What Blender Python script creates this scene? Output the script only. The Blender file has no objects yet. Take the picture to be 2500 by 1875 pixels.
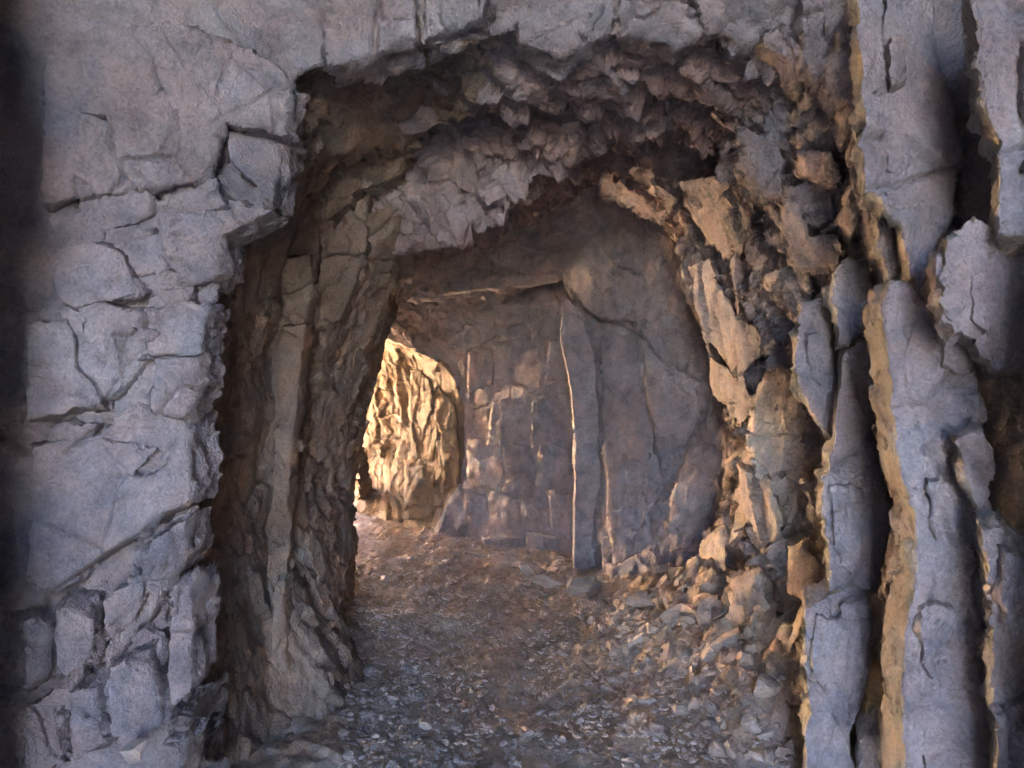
import bpy, bmesh, math, random
import numpy as np
from mathutils import Vector, Matrix
from mathutils.geometry import delaunay_2d_cdt

# ------------------------------------------------------------------ camera, sky, sun, exposure
scene = bpy.context.scene
F = 1736.0                      # focal length in tracing units (a 2212 x 1659 frame)
CX, CY, CAMZ = 1106.0, 829.5, 1.55
cam_d = bpy.data.cameras.new('camera'); cam = bpy.data.objects.new('camera', cam_d)
scene.collection.objects.link(cam); scene.camera = cam
cam.location = (0, 0, CAMZ); cam.rotation_euler = (math.radians(90), 0, 0)
cam_d.sensor_width = 36; cam_d.lens = 36*F/2212; cam_d.clip_start = 0.02; cam_d.clip_end = 400
cam_d.dof.use_dof = True; cam_d.dof.focus_distance = 6.0; cam_d.dof.aperture_fstop = 7.0

SUN_AZ, SUN_EL = math.radians(-62), math.radians(66)      # azimuth from +Y towards +X
world = bpy.data.worlds.new('World'); scene.world = world; world.use_nodes = True
wn = world.node_tree; bg = wn.nodes['Background']
sky = wn.nodes.new('ShaderNodeTexSky'); sky.sky_type = 'NISHITA'; sky.sun_disc = False
sky.sun_elevation = SUN_EL; sky.sun_rotation = SUN_AZ
wn.links.new(sky.outputs[0], bg.inputs[0]); bg.inputs[1].default_value = 0.05
sky.altitude = 2000; sky.dust_density = .3; sky.ozone_density = 2.0; sky.air_density = 1.0
sun_d = bpy.data.lights.new('sun', 'SUN'); sun = bpy.data.objects.new('sun', sun_d)
scene.collection.objects.link(sun)
sun_d.energy = 5.0; sun_d.angle = math.radians(0.5); sun_d.color = (1.0, 0.84, 0.60)
to_sun = Vector((math.sin(SUN_AZ)*math.cos(SUN_EL), math.cos(SUN_AZ)*math.cos(SUN_EL), math.sin(SUN_EL)))
sun.rotation_euler = to_sun.to_track_quat('Z', 'Y').to_euler()
scene.view_settings.view_transform = 'Standard'; scene.view_settings.look = 'None'
scene.view_settings.exposure = 7.72
scene.view_settings.use_white_balance = True; scene.view_settings.white_balance_temperature = 6550; scene.view_settings.white_balance_tint = 19; scene.view_settings.gamma = 1.0
scene.render.engine = 'CYCLES'
scene.cycles.use_denoising = True
scene.cycles.max_bounces = 3; scene.cycles.diffuse_bounces = 2
scene.cycles.adaptive_threshold = .03
scene.cycles.sample_clamp_indirect = 6.0

Q = 1.0                         # mesh density
rnd = random.Random(7)
C = scene.collection

# ------------------------------------------------------------------ numpy noise
_rg = np.random.RandomState(11)
_T = 4096
_grad = _rg.normal(size=(_T, 3)).astype(np.float32); _grad /= np.linalg.norm(_grad, axis=1)[:, None]
_r4 = _rg.rand(_T, 4).astype(np.float32)
_r4b = (_rg.rand(_T, 4).astype(np.float32) - .5)
def _hash(ix, iy, iz, seed):
    h = (ix*73856093) ^ (iy*19349663) ^ (iz*83492791) ^ (seed*2654435 + 977)
    h ^= h >> 13; h = h*1274126177; h ^= h >> 16
    return h & (_T-1)
def perlin(P, seed=0):
    P = P.astype(np.float32); I = np.floor(P); f = P - I; I = I.astype(np.int64)
    u = f*f*f*(f*(f*6-15)+10)
    out = np.zeros(len(P), np.float32)
    for dx in (0, 1):
        wx = u[:, 0] if dx else 1-u[:, 0]
        for dy in (0, 1):
            wy = u[:, 1] if dy else 1-u[:, 1]
            for dz in (0, 1):
                wz = u[:, 2] if dz else 1-u[:, 2]
                g = _grad[_hash(I[:, 0]+dx, I[:, 1]+dy, I[:, 2]+dz, seed)]
                out += wx*wy*wz*(g[:, 0]*(f[:, 0]-dx)+g[:, 1]*(f[:, 1]-dy)+g[:, 2]*(f[:, 2]-dz))
    return out*1.5
def fbm(P, octaves=4, seed=0, gain=.5):
    s = np.zeros(len(P), np.float32); a = 1.0
    for o in range(octaves):
        s += a*perlin(P*(2.03**o), seed+o); a *= gain
    return s
def cells(P, seed=0, tilt=1.0):
    """nearest cell of a jittered lattice: (random flat tilted height, distance to the joint)"""
    n = len(P); H = np.empty(n, np.float32); E = np.empty(n, np.float32)
    for a in range(0, n, 150000):
        p = P[a:a+150000].astype(np.float32); I = np.floor(p).astype(np.int64)
        f1 = np.full(len(p), 9., np.float32); f2 = f1.copy(); h = np.zeros(len(p), np.float32)
        for dx in (-1, 0, 1):
            for dy in (-1, 0, 1):
                for dz in (-1, 0, 1):
                    J = I + np.array([dx, dy, dz])
                    k = _hash(J[:, 0], J[:, 1], J[:, 2], seed)
                    r = _r4[k]; d = J + r[:, :3] - p
                    q = (d*d).sum(1)
                    t = _r4b[k]
                    hh = r[:, 3] - .5 + tilt*(t[:, :3]*d).sum(1)
                    m = q < f1
                    f2 = np.where(m, f1, np.minimum(f2, q)); h = np.where(m, hh, h); f1 = np.where(m, q, f1)
        H[a:a+150000] = h; E[a:a+150000] = np.sqrt(f2)-np.sqrt(f1)
    return H, E
def rotm(ax, ay, az):
    return np.array(Matrix.Rotation(az, 3, 'Z') @ Matrix.Rotation(ay, 3, 'Y') @ Matrix.Rotation(ax, 3, 'X'), np.float32)
BED = rotm(.12, -.38, .25)      # the bedding of the rock: near vertical, leaning
def rock_height(P, rough, fine=True, seed=0):
    """displacement along the normal (m): angular joint blocks of three sizes; ROUGH 0 smooth .. 1 rubble"""
    W = P + .035*np.stack([perlin(P*9, 51), perlin(P*9, 52), perlin(P*9, 53)], 1) + .12*np.stack([perlin(P*1.7, 54), perlin(P*1.7, 55), perlin(P*1.7, 56)], 1)
    W = W @ BED
    h1, e1 = cells(W/np.array([.34, .30, .62], np.float32), 1+seed, 1.0)
    h2, e2 = cells(W/np.array([.115, .10, .20], np.float32), 2+seed, 1.3)
    u_ = (P[:, 1]+.28*P[:, 0]-.12*P[:, 2])/.15 + .85*fbm(P*1.3, 2, 81) + .12*perlin(P*6, 83)
    f_ = u_-np.floor(u_); r_ = .55+.9*np.clip(perlin(np.stack([np.floor(u_)*3.7, P[:, 0]*1.3, P[:, 2]*1.3], 1), 85)+.4, 0, 1)
    far_ = np.interp(P[:, 1], [7.2, 8.2], [1, .45]).astype(np.float32)
    d = (.034+.080*rough)*h1 + far_*(.016+.060*rough)*h2 + .065*rough*r_*(f_**1.6)
    d -= (.016+.03*rough)*np.clip(1-e1/.045, 0, 1)
    d -= (.002+.02*rough)*np.clip(1-e2/.10, 0, 1)
    if fine:
        h3, e3 = cells(W/np.array([.040, .036, .075], np.float32), 3+seed, 1.4)
        d += (.005+.024*rough)*h3*np.clip((8.2-P[:, 1])/2, 0, 1)
    d += (.006+.012*rough)*fbm(P*7, 4, 61)
    d += .022*fbm(P*1.1, 2, 71)
    return d

# ------------------------------------------------------------------ open joints (traced lines; dip in the surface)
CRACKS = [([(560, 102), (590, 60), (630, 50), (695, -15)], 5, .03), ([(640, 110), (690, 55), (720, 20)], 6, .03), ([(455, 265), (560, 215), (605, 178)], 3.5, .02),
 ([(262, 346), (375, 340)], 5, .03), ([(242, 412), (262, 392), (268, 350)], 5, .03), ([(222, 872), (266, 806), (262, 770)], 4.5, .03), ([(145, 976), (235, 912)], 4.5, .03),
 ([(95, 1296), (240, 1195), (370, 1112), (430, 1082)], 7, .04), ([(130, 1482), (230, 1400), (300, 1340), (330, 1290)], 6, .04), ([(30, 1330), (115, 1300), (212, 1300), (208, 1420), (165, 1490)], 6, .04),
 ([(1282, 697), (1320, 700), (1392, 736), (1428, 779), (1504, 830)], 4, .03), ([(1388, 819), (1392, 870), (1410, 923), (1408, 970), (1421, 1017), (1439, 1085)], 4, .03), ([(1235, 668), (1290, 690), (1370, 690)], 3, .02),
 ([(1480, 640), (1500, 700), (1530, 720)], 3, .02), ([(2000, 965), (2040, 1035)], 5, .025), ([(1875, 408), (1950, 395), (2060, 360)], 5, .03), ([(1880, 205), (1920, 195)], 4, .02),
 ([(1995, 1345), (2010, 1290), (2015, 1250)], 4, .02), ([(820, 0), (812, 60), (805, 125)], 7, .05), ([(905, 0), (908, 90)], 6, .05), ([(480, 1000), (540, 978)], 4, .03), ([(560, 650), (640, 640), (680, 615)], 5, .03), ([(590, 1420), (612, 1380)], 4, .03)]
def crack_dip(P):
    d = np.maximum(P[:, 1], .3); u = CX+P[:, 0]/d*F; v = CY-(P[:, 2]-CAMZ)/d*F
    q = np.stack([u, v, d*0], 1); u = u+3.5*perlin(q/22, 501)+2*perlin(q/8, 503); v = v+3.5*perlin(q/22, 502)+2*perlin(q/8, 504)
    out = np.zeros(len(P), np.float32)
    for line, w, a in CRACKS:
        m = (u > min(p[0] for p in line)-15) & (u < max(p[0] for p in line)+15) & (v > min(p[1] for p in line)-15) & (v < max(p[1] for p in line)+15)
        if not m.any(): continue
        uu, vv = u[m], v[m]; best = np.full(len(uu), 1e9)
        for (x1, y1), (x2, y2) in zip(line[:-1], line[1:]):
            L2 = (x2-x1)**2+(y2-y1)**2; t = np.clip(((uu-x1)*(x2-x1)+(vv-y1)*(y2-y1))/L2, 0, 1)
            best = np.minimum(best, np.hypot(uu-x1-t*(x2-x1), vv-y1-t*(y2-y1)))
        out[m] = np.maximum(out[m], a*np.clip(1.3-best/w, 0, 1))
    return out
# ------------------------------------------------------------------ helpers
def px(x, y, d):
    return ((x-CX)/F*d, d, CAMZ-(y-CY)/F*d)
def tag(o, label=None, cat=None, group=None, kind=None):
    if label: o['label'] = label
    if cat: o['category'] = cat
    if group: o['group'] = group
    if kind: o['kind'] = kind
    return o
def mesh_np(name, V, Fq, mat, parent=None, smooth=True):
    me = bpy.data.meshes.new(name)
    V = np.asarray(V, np.float32); Fq = np.asarray(Fq, np.int32); k = Fq.shape[1]
    me.vertices.add(len(V)); me.vertices.foreach_set('co', V.ravel())
    me.loops.add(Fq.size); me.loops.foreach_set('vertex_index', Fq.ravel())
    me.polygons.add(len(Fq)); me.polygons.foreach_set('loop_start', np.arange(0, Fq.size, k, dtype=np.int32))
    me.polygons.foreach_set('use_smooth', np.full(len(Fq), smooth))
    me.update(calc_edges=True); me.validate()
    if mat: me.materials.append(mat)
    o = bpy.data.objects.new(name, me); C.objects.link(o)
    if parent: o.parent = parent
    return o

# ------------------------------------------------------------------ materials
def rock_material(name, cols, bump=1.0, dust=0.0, scale=1.0):
    m = bpy.data.materials.new(name); m.use_nodes = True; nt = m.node_tree; N = nt.nodes; L = nt.links
    b = N['Principled BSDF']; b.inputs['Roughness'].default_value = .82
    b.inputs['Specular IOR Level'].default_value = .35
    geo = N.new('ShaderNodeNewGeometry')
    def noise(sc, det=6, rough=.6, dist=0, vec=None):
        n = N.new('ShaderNodeTexNoise'); n.inputs['Scale'].default_value = sc*scale; n.inputs['Detail'].default_value = det
        n.inputs['Roughness'].default_value = rough; n.inputs['Distortion'].default_value = dist
        L.new(vec or geo.outputs['Position'], n.inputs['Vector']); return n
    def ramp(src, stops):
        r = N.new('ShaderNodeValToRGB'); L.new(src, r.inputs[0]); e = r.color_ramp.elements
        e[0].position, e[0].color = stops[0][0], (*stops[0][1], 1); e[1].position, e[1].color = stops[-1][0], (*stops[-1][1], 1)
        for p, c in stops[1:-1]:
            x = e.new(p); x.color = (*c, 1)
        return r
    def mix(f, a, c, mode='MIX'):
        x = N.new('ShaderNodeMix'); x.data_type = 'RGBA'; x.blend_type = mode
        if isinstance(f, float): x.inputs[0].default_value = f
        else: L.new(f, x.inputs[0])
        L.new(a, x.inputs[6]); L.new(c, x.inputs[7]); return x.outputs[2]
    n1 = noise(1.6, 2, .6, .6); n2 = noise(9, 4, .72); n3 = noise(85, 3, .8)
    c1 = ramp(n1.outputs[0], [(.32, cols[0]), (.5, cols[1]), (.66, cols[2])])
    c2 = ramp(n2.outputs[0], [(.3, (.64, .65, .68)), (.5, (1, 1, 1)), (.72, (1.27, 1.23, 1.18))])
    c3 = ramp(n3.outputs[0], [(.34, (.8, .8, .81)), (.66, (1.18, 1.16, 1.15))])
    col = mix(1.0, c1.outputs[0], c2.outputs[0], 'MULTIPLY'); col = mix(1.0, col, c3.outputs[0], 'MULTIPLY')
    n4 = noise(4.2, 3, .65, .8)
    c4 = ramp(n4.outputs['Fac'], [(.36, (.87, .95, 1.02)), (.5, (1, 1, 1)), (.64, (1.05, .98, .95))])
    col = mix(1.0, col, c4.outputs[0], 'MULTIPLY')
    L.new(col, b.inputs['Base Color'])
    # fine relief: grain, small flakes and hairline joints
    v = N.new('ShaderNodeTexVoronoi'); v.feature = 'DISTANCE_TO_EDGE'; v.inputs['Scale'].default_value = 11*scale
    mp = N.new('ShaderNodeMapping'); mp.inputs['Scale'].default_value = (1.2, 1, .45); mp.inputs['Rotation'].default_value = (.1, -.5, .3)
    va = N.new('ShaderNodeVectorMath'); va.operation = 'MULTIPLY_ADD'
    nd = noise(6, 2, .7); L.new(nd.outputs['Color'], va.inputs[0]); va.inputs[1].default_value = (.16, .16, .16); L.new(geo.outputs['Position'], va.inputs[2])
    L.new(va.outputs[0], mp.inputs[0]); L.new(mp.outputs[0], v.inputs['Vector'])
    cr = ramp(v.outputs['Distance'], [(.0, (0, 0, 0)), (.03, (1, 1, 1))])
    v2 = N.new('ShaderNodeTexVoronoi'); v2.inputs['Scale'].default_value = 24*scale; L.new(mp.outputs[0], v2.inputs['Vector'])
    hn = N.new('ShaderNodeMath'); hn.operation = 'MULTIPLY'; L.new(n2.outputs[0], hn.inputs[0]); hn.inputs[1].default_value = .7
    s1 = N.new('ShaderNodeMath'); s1.operation = 'MULTIPLY_ADD'; L.new(cr.outputs[0], s1.inputs[0]); s1.inputs[1].default_value = .06; L.new(hn.outputs[0], s1.inputs[2])
    s2 = N.new('ShaderNodeMath'); s2.operation = 'MULTIPLY_ADD'; L.new(n3.outputs[0], s2.inputs[0]); s2.inputs[1].default_value = .35; L.new(s1.outputs[0], s2.inputs[2])
    sep = N.new('ShaderNodeSeparateColor'); L.new(v2.outputs['Color'], sep.inputs[0])
    s3 = N.new('ShaderNodeMath'); s3.operation = 'MULTIPLY_ADD'; L.new(sep.outputs[0], s3.inputs[0]); s3.inputs[1].default_value = .42; L.new(s2.outputs[0], s3.inputs[2])
    bp = N.new('ShaderNodeBump'); bp.inputs['Strength'].default_value = bump; bp.inputs['Distance'].default_value = .035
    L.new(s3.outputs[0], bp.inputs['Height']); L.new(bp.outputs[0], b.inputs['Normal'])
    return m
M_ROCK = rock_material('purple_grey_rock', [(.18, .146, .144), (.235, .192, .190), (.285, .242, .238)])
M_BROWN = rock_material('brown_bounce_rock', [(.12, .078, .055), (.165, .112, .082), (.215, .16, .125)], .7)  # warm bounced light and shade of the recesses put into the colour
M_MAUVE = rock_material('mauve_brown_rock', [(.155, .105, .098), (.21, .148, .138), (.27, .205, .195)], .7)
M_EDGE = rock_material('pale_broken_edge', [(.27, .23, .20), (.34, .295, .26), (.42, .375, .335)], .9)
M_TAN = rock_material('tan_dusty_rock', [(.28, .205, .16), (.35, .265, .21), (.42, .335, .275)], .6)
M_DIRT = rock_material('path_dirt', [(.31, .22, .155), (.38, .28, .205), (.44, .345, .265)], .8, scale=1.6)
M_STONE = rock_material('loose_stone', [(.27, .205, .165), (.35, .275, .23), (.45, .375, .325)], .5, scale=2.0)
M_CLIFF = rock_material('pale_cliff_rock', [(.58, .46, .31), (.66, .54, .38), (.72, .61, .45)], .6, scale=.2)  # paleness raised so the unseen ground outside bounces more sun in
M_OCHRE = rock_material('ochre_exit_lit_rock', [(.095, .064, .040), (.13, .09, .057), (.17, .125, .082)], .6)  # orange of the warm light at the exit put into the rock colour

# ------------------------------------------------------------------ the tunnel: rings of control points, lofted
# each ring runs from the floor on one side over the crown to the floor on the other; (x, y) traced, third number = distance in metres
def W(*p): return [('w',)+q for q in p]
rings = [
 # cliff face round the entrance behind the camera, doorway, chamber, unseen jambs added to darken the frame edges (world coordinates)
 ([('w', -40, -3.4, -.3), ('w', -40, -3.4, 5), ('w', -40, -3.4, 12), ('w', -40, -3.4, 20), ('w', -40, -3.4, 30), ('w', -30, -3.4, 30), ('w', -20, -3.4, 30), ('w', -10, -3.4, 30), ('w', 0, -3.4, 30), ('w', 10, -3.4, 30), ('w', 20, -3.4, 30), ('w', 30, -3.4, 30), ('w', 40, -3.4, 30), ('w', 40, -3.4, 20), ('w', 40, -3.4, 12), ('w', 40, -3.4, 5), ('w', 40, -3.4, -.3)], .1),
 ([('w', -0.588, -3.0, -0.3), ('w', -0.605, -3.0, 0.6), ('w', -0.605, -3.0, 1.5), ('w', -0.588, -3.0, 2.3), ('w', -0.554, -3.0, 3), ('w', -0.47, -3.0, 3.6), ('w', -0.336, -3.0, 4), ('w', -0.168, -3.0, 4.2), ('w', 0, -3.0, 4.25), ('w', 0.168, -3.0, 4.2), ('w', 0.336, -3.0, 4), ('w', 0.47, -3.0, 3.6), ('w', 0.554, -3.0, 3), ('w', 0.588, -3.0, 2.3), ('w', 0.605, -3.0, 1.5), ('w', 0.605, -3.0, 0.6), ('w', 0.588, -3.0, -0.3)], .2),
 ([('w', -1.3, .4, -0.3), ('w', -1.35, .4, 0.6), ('w', -1.35, .4, 1.4), ('w', -1.3, .4, 2.2), ('w', -1.2, .4, 3), ('w', -1, .4, 3.6), ('w', -0.7, .4, 4), ('w', -0.3, .4, 4.15), ('w', 0, .4, 4.2), ('w', 0.3, .4, 4.15), ('w', 0.7, .4, 4), ('w', 1, .4, 3.6), ('w', 1.15, .4, 3), ('w', 1.2, .4, 2.2), ('w', 1.2, .4, 1.4), ('w', 1.2, .4, 0.6), ('w', 1.2, .4, -0.3)], .2),
 ([('w', -1.22, 1.65, -.3), ('w', -1.20, 1.65, .5), ('w', -1.18, 1.65, 1.2), ('w', -1.18, 1.65, 1.8), ('w', -1.16, 1.65, 2.8), ('w', -1.1, 1.7, 3.3), ('w', -.8, 1.75, 3.7), ('w', -.3, 1.8, 3.85), ('w', 0, 1.8, 3.9), ('w', .3, 1.8, 3.85), ('w', .7, 1.7, 3.7), ('w', 1.05, 1.4, 3.2), ('w', 1.02, 1.35, 2.3), ('w', .99, 1.35, 1.8), ('w', .97, 1.35, 1.2), ('w', .96, 1.35, .5), ('w', .96, 1.35, -.3)], .2),
 ([(-330, 2000, 2.1), (-330, 1500, 2.1), (-330, 1000, 2.1), (-330, 500, 2.1), (-300, 0, 2.1), (-250, -400, 2.1), (0, -750, 2.1), (500, -850, 2.2), (1106, -900, 2.2), (1500, -850, 2.2), (1900, -700, 2.1), (2200, -350, 2.0), (2480, 100, 1.75), (2500, 600, 1.7), (2500, 1000, 1.7), (2500, 1500, 1.7), (2500, 2300, 1.7)], .0),
 # the edge of the front arch
 ([(418, 1950, 2.55), (425, 1500, 2.55), (427, 1100, 2.55), (440, 800, 2.55), (485, 505, 2.55), (608, 450, 2.55), (642, 162, 2.55), (900, 92, 2.55), (1130, 60, 2.6), (1320, 70, 2.65), (1480, 85, 2.65), (1650, 90, 2.6), (1800, 200, 2.5), (1990, 700, 2.4), (2030, 1000, 2.4), (2040, 1400, 2.4), (2040, 2000, 2.4)], .12),
 ([(350, 1950, 2.68), (350, 1500, 2.68), (354, 1100, 2.68), (374, 800, 2.68), (450, 470, 2.7), (570, 380, 2.7), (630, 130, 2.75), (890, 70, 2.8), (1130, 45, 2.8), (1320, 55, 2.85), (1480, 65, 2.85), (1660, 75, 2.8), (1800, 240, 2.7), (1965, 700, 2.65), (2000, 1000, 2.65), (2005, 1400, 2.6), (2005, 2000, 2.6)], .2),
 ([(640, 1880, 3.25), (590, 1560, 3.42), (576, 1150, 3.8), (592, 800, 3.75), (612, 580, 3.65), (670, 445, 3.7), (750, 270, 3.75), (915, 140, 3.3), (1130, 125, 3.1), (1310, 105, 3.1), (1480, 115, 3.1), (1640, 145, 3.0), (1760, 280, 2.95), (1920, 700, 2.95), (1955, 1000, 2.95), (1960, 1400, 2.9), (1960, 2000, 2.9)], .35),
 # second edge
 ([(720, 1850, 3.28), (630, 1540, 3.5), (622, 1150, 3.86), (652, 800, 3.83), (682, 560, 3.75), (732, 470, 4.15), (830, 350, 4.4), (940, 230, 3.8), (1130, 205, 3.45), (1300, 165, 3.45), (1480, 175, 3.4), (1630, 205, 3.25), (1720, 340, 3.1), (1850, 700, 3.12), (1895, 1000, 3.12), (1900, 1400, 3.08), (1900, 1950, 3.08)], .5),
 ([(818, 1780, 3.38), (705, 1490, 3.62), (612, 1150, 4.0), (640, 800, 4.0), (690, 545, 3.9), (745, 450, 4.3), (838, 325, 4.75), (960, 215, 4.4), (1140, 245, 4.0), (1300, 190, 4.0), (1465, 195, 3.9), (1595, 245, 3.7), (1685, 410, 3.5), (1765, 700, 3.4), (1795, 1000, 3.35), (1805, 1400, 3.3), (1805, 1950, 3.2)], .8),
 # lip of the first rubble band
 ([(800, 1600, 4.12), (735, 1310, 4.4), (690, 1050, 4.6), (735, 800, 4.6), (820, 620, 4.3), (855, 545, 4.6), (915, 520, 4.9), (1065, 480, 4.6), (1190, 350, 4.3), (1330, 262, 4.3), (1465, 245, 4.3), (1575, 290, 4.2), (1635, 480, 4.1), (1665, 750, 4.0), (1660, 1000, 3.9), (1650, 1330, 3.85), (1640, 1660, 3.8)], .9),
 ([(758, 1500, 5.), (730, 1260, 5.), (730, 1030, 5.), (780, 800, 5.), (830, 640, 5.), (862, 560, 5.), (935, 490, 5.), (1085, 400, 5.), (1205, 320, 4.9), (1325, 260, 4.8), (1450, 265, 4.8), (1540, 345, 4.7), (1590, 520, 4.6), (1615, 760, 4.5), (1615, 1000, 4.4), (1590, 1300, 4.35), (1570, 1570, 4.3)], .75),
 # lip of the second band
 ([(755, 1420, 5.6), (752, 1210, 5.6), (764, 1000, 5.6), (798, 830, 5.6), (832, 720, 5.6), (855, 640, 5.5), (905, 580, 5.5), (1065, 510, 5.4), (1200, 432, 5.3), (1310, 362, 5.2), (1420, 415, 5.2), (1487, 500, 5.2), (1523, 680, 5.2), (1580, 830, 5.1), (1590, 1000, 5.0), (1520, 1270, 4.95), (1480, 1500, 4.9)], .7),
 ([(735, 1400, 6.2), (735, 1190, 6.2), (745, 1000, 6.2), (780, 840, 6.2), (815, 730, 6.2), (842, 650, 6.2), (905, 555, 6.1), (1065, 470, 6.1), (1200, 425, 6.0), (1310, 385, 5.9), (1412, 435, 5.8), (1485, 545, 5.7), (1525, 700, 5.6), (1562, 860, 5.5), (1562, 1020, 5.4), (1500, 1230, 5.3), (1460, 1450, 5.2)], .12),
 # edge of the ledge and of the grey panel
 ([(640, 1350, 7.), (640, 1150, 7.), (650, 1000, 7.), (700, 850, 7.), (805, 760, 7.), (825, 700, 7.), (870, 655, 6.9), (1000, 640, 6.7), (1120, 620, 6.6), (1215, 604, 6.5), (1255, 670, 6.5), (1285, 760, 6.5), (1295, 880, 6.4), (1300, 1000, 6.3), (1303, 1100, 6.2), (1306, 1200, 6.1), (1306, 1360, 6.0)], .12),
 ([(560, 1350, 7.6), (560, 1150, 7.6), (580, 1000, 7.6), (640, 860, 7.6), (730, 730, 7.6), (815, 670, 7.6), (870, 625, 7.4), (1000, 605, 7.2), (1120, 590, 7.1), (1215, 580, 7.1), (1248, 680, 7.0), (1252, 780, 7.0), (1254, 900, 7.0), (1252, 1000, 7.0), (1248, 1100, 6.9), (1240, 1190, 6.9), (1230, 1320, 6.9)], .15),
 # far edge of the back wall, then the way out round the bend
 ([('w', -2.75, 8, -0.3), ('w', -2.8, 8, 0.4), ('w', -2.8, 8, 0.9), ('w', -2.7, 8, 1.4), ('w', -2.6, 8, 1.85), ('w', -2.2, 8, 2.05), (835, 735, 8.1), (865, 745, 8.1), (890, 755, 8.1), (920, 766, 8.1), (955, 782, 8.1), (985, 822, 8.1), (1000, 880, 8.1), (1002, 960, 8.1), (995, 1050, 8.1), (938, 1140, 8.15), (934, 1260, 8.15)], 0.3),
 ([('w', -3.1, 8.8, -0.3), ('w', -3.15, 8.8, 0.4), ('w', -3.15, 8.8, 0.9), ('w', -3.05, 8.8, 1.5), ('w', -2.9, 8.8, 2.0), ('w', -2.7, 8.75, 2.25), (700, 690, 8.5), (780, 715, 8.6), (830, 735, 8.65), (865, 752, 8.7), (890, 775, 8.7), (905, 820, 8.7), (912, 880, 8.7), (908, 960, 8.7), (895, 1040, 8.7), (880, 1110, 8.7), (872, 1220, 8.7)], 0.55),
 ([('w', -3.6, 9.65, -0.3), ('w', -3.65, 9.65, 0.5), ('w', -3.65, 9.65, 1.1), ('w', -3.55, 9.65, 1.7), ('w', -3.4, 9.65, 2.2), ('w', -3.2, 9.65, 2.5), ('w', -3.0, 9.7, 2.65), ('w', -2.85, 9.8, 2.7), ('w', -2.7, 9.9, 2.8), ('w', -2.45, 10, 2.6), ('w', -2.25, 10.1, 2.3), ('w', -2.0, 9.75, 1.9), ('w', -1.93, 9.75, 1.5), ('w', -1.9, 9.75, 1.1), ('w', -1.9, 9.75, 0.7), ('w', -1.88, 9.75, 0.3), ('w', -1.88, 9.75, -0.3)], 0.5),
 ([('w', -4.4, 10.4, -0.3), ('w', -4.45, 10.4, 0.5), ('w', -4.45, 10.4, 1.2), ('w', -4.35, 10.4, 1.9), ('w', -3.95, 10.65, 2.5), ('w', -3.75, 10.7, 2.75), ('w', -3.55, 10.75, 2.8), ('w', -3.35, 10.8, 2.75), ('w', -3.2, 10.85, 2.65), ('w', -2.9, 11.05, 2.5), ('w', -2.65, 11.2, 2.35), ('w', -2.45, 11.3, 2.1), ('w', -2.35, 11.35, 1.6), ('w', -2.3, 11.4, 1.1), ('w', -2.28, 11.4, 0.7), ('w', -2.26, 11.4, 0.3), ('w', -2.26, 11.4, -0.3)], 0.5),
 ([('w', -6.5, 9.2, -0.3), ('w', -6.5, 9.2, 3), ('w', -6.5, 9.2, 8), ('w', -6.5, 9.2, 12), ('w', -6.5, 9.2, 16), ('w', -6, 9.5, 16), ('w', -5.5, 10, 16), ('w', -5, 10.4, 16), ('w', -4.5, 10.8, 16), ('w', -4, 11.2, 16), ('w', -3.6, 11.6, 16), ('w', -3.2, 12.1, 16), ('w', -2.8, 12.8, 16), ('w', -2.7, 12.8, 12), ('w', -2.6, 12.8, 8), ('w', -2.6, 12.8, 3), ('w', -2.6, 12.8, -0.3)], 0.3),
 ([('w', -16, -3.4, -0.3), ('w', -16, -3.4, 5), ('w', -16, -3.4, 12), ('w', -16, -3.4, 20), ('w', -14, 2, 24), ('w', -13, 6, 24), ('w', -10, 8, 24), ('w', -6, 12, 24), ('w', -2, 18, 24), ('w', 2, 24, 24), ('w', 6, 30, 24), ('w', 8, 34, 24), ('w', 10, 38, 24), ('w', 10, 38, 16), ('w', 10, 38, 10), ('w', 10, 38, 4), ('w', 10, 38, -0.3)], 0.3),
]
RP = np.array([[(p[1:] if p[0] == 'w' else px(*p)) for p in r[0]] for r in rings], np.float64)
RR = np.array([[r[1]]*17 for r in rings], np.float64)
# the roof steps back under the lintel in shallow bands
_cam = np.array([0, 0, CAMZ])
for _i, _k in {5: 1.05, 6: 1.0, 7: .97, 8: .91, 9: .86, 10: .87, 11: .885, 12: .91, 13: .96}.items():
    for _c in range(5, 13):
        k_ = 1+(_k-1)*(.5 if _c in (5, 12) else 1)
        RP[_i, _c] = _cam+(RP[_i, _c]-_cam)*k_
# roughness of single places: [ring, column] -> rough
for i in (6, 7, 8):
    RR[i, :6] = .04; RR[i, 6:12] = .45; RR[i, 12:] = .25
RR[4, :] = .04; RR[5, :] = .12; RR[5, 8:12] = .3; RR[4, :5] = .12; RR[16] = .10; RR[17] = .10; RR[14, 9:] = .06; RR[15, 10:] = .03; RR[5, 1:6] = .2; RR[15, 6:10] = .2
RR[9, :6] = .55; RR[9, 6:12] = .8; RR[9, 12:] = .55
RR[10, :6] = .22; RR[11, :6] = .25; RR[12, :6] = .25; RR[9, :5] = .2
RR[12, 12:] = .3; RR[11, 12:] = .5; RR[10, 14:] = .9; RR[11, 14:] = .8; RR[9, 14:] = .8
RR[13, :6] = .3; RR[14, :6] = .3; RR[14, 7:9] = .35
SP = [1, .5, .08, .06, .03, .011, .0125, .0125, .0125, .013, .0145, .016, .017, .018, .019, .022, .024, .03, .05, .6, 3]
rowsP, rowsR, ring_row = [], [], [0]
def cr(p0, p1, p2, p3, t):      # soft blend between straight and curved
    return p1+(p2-p1)*t
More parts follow.
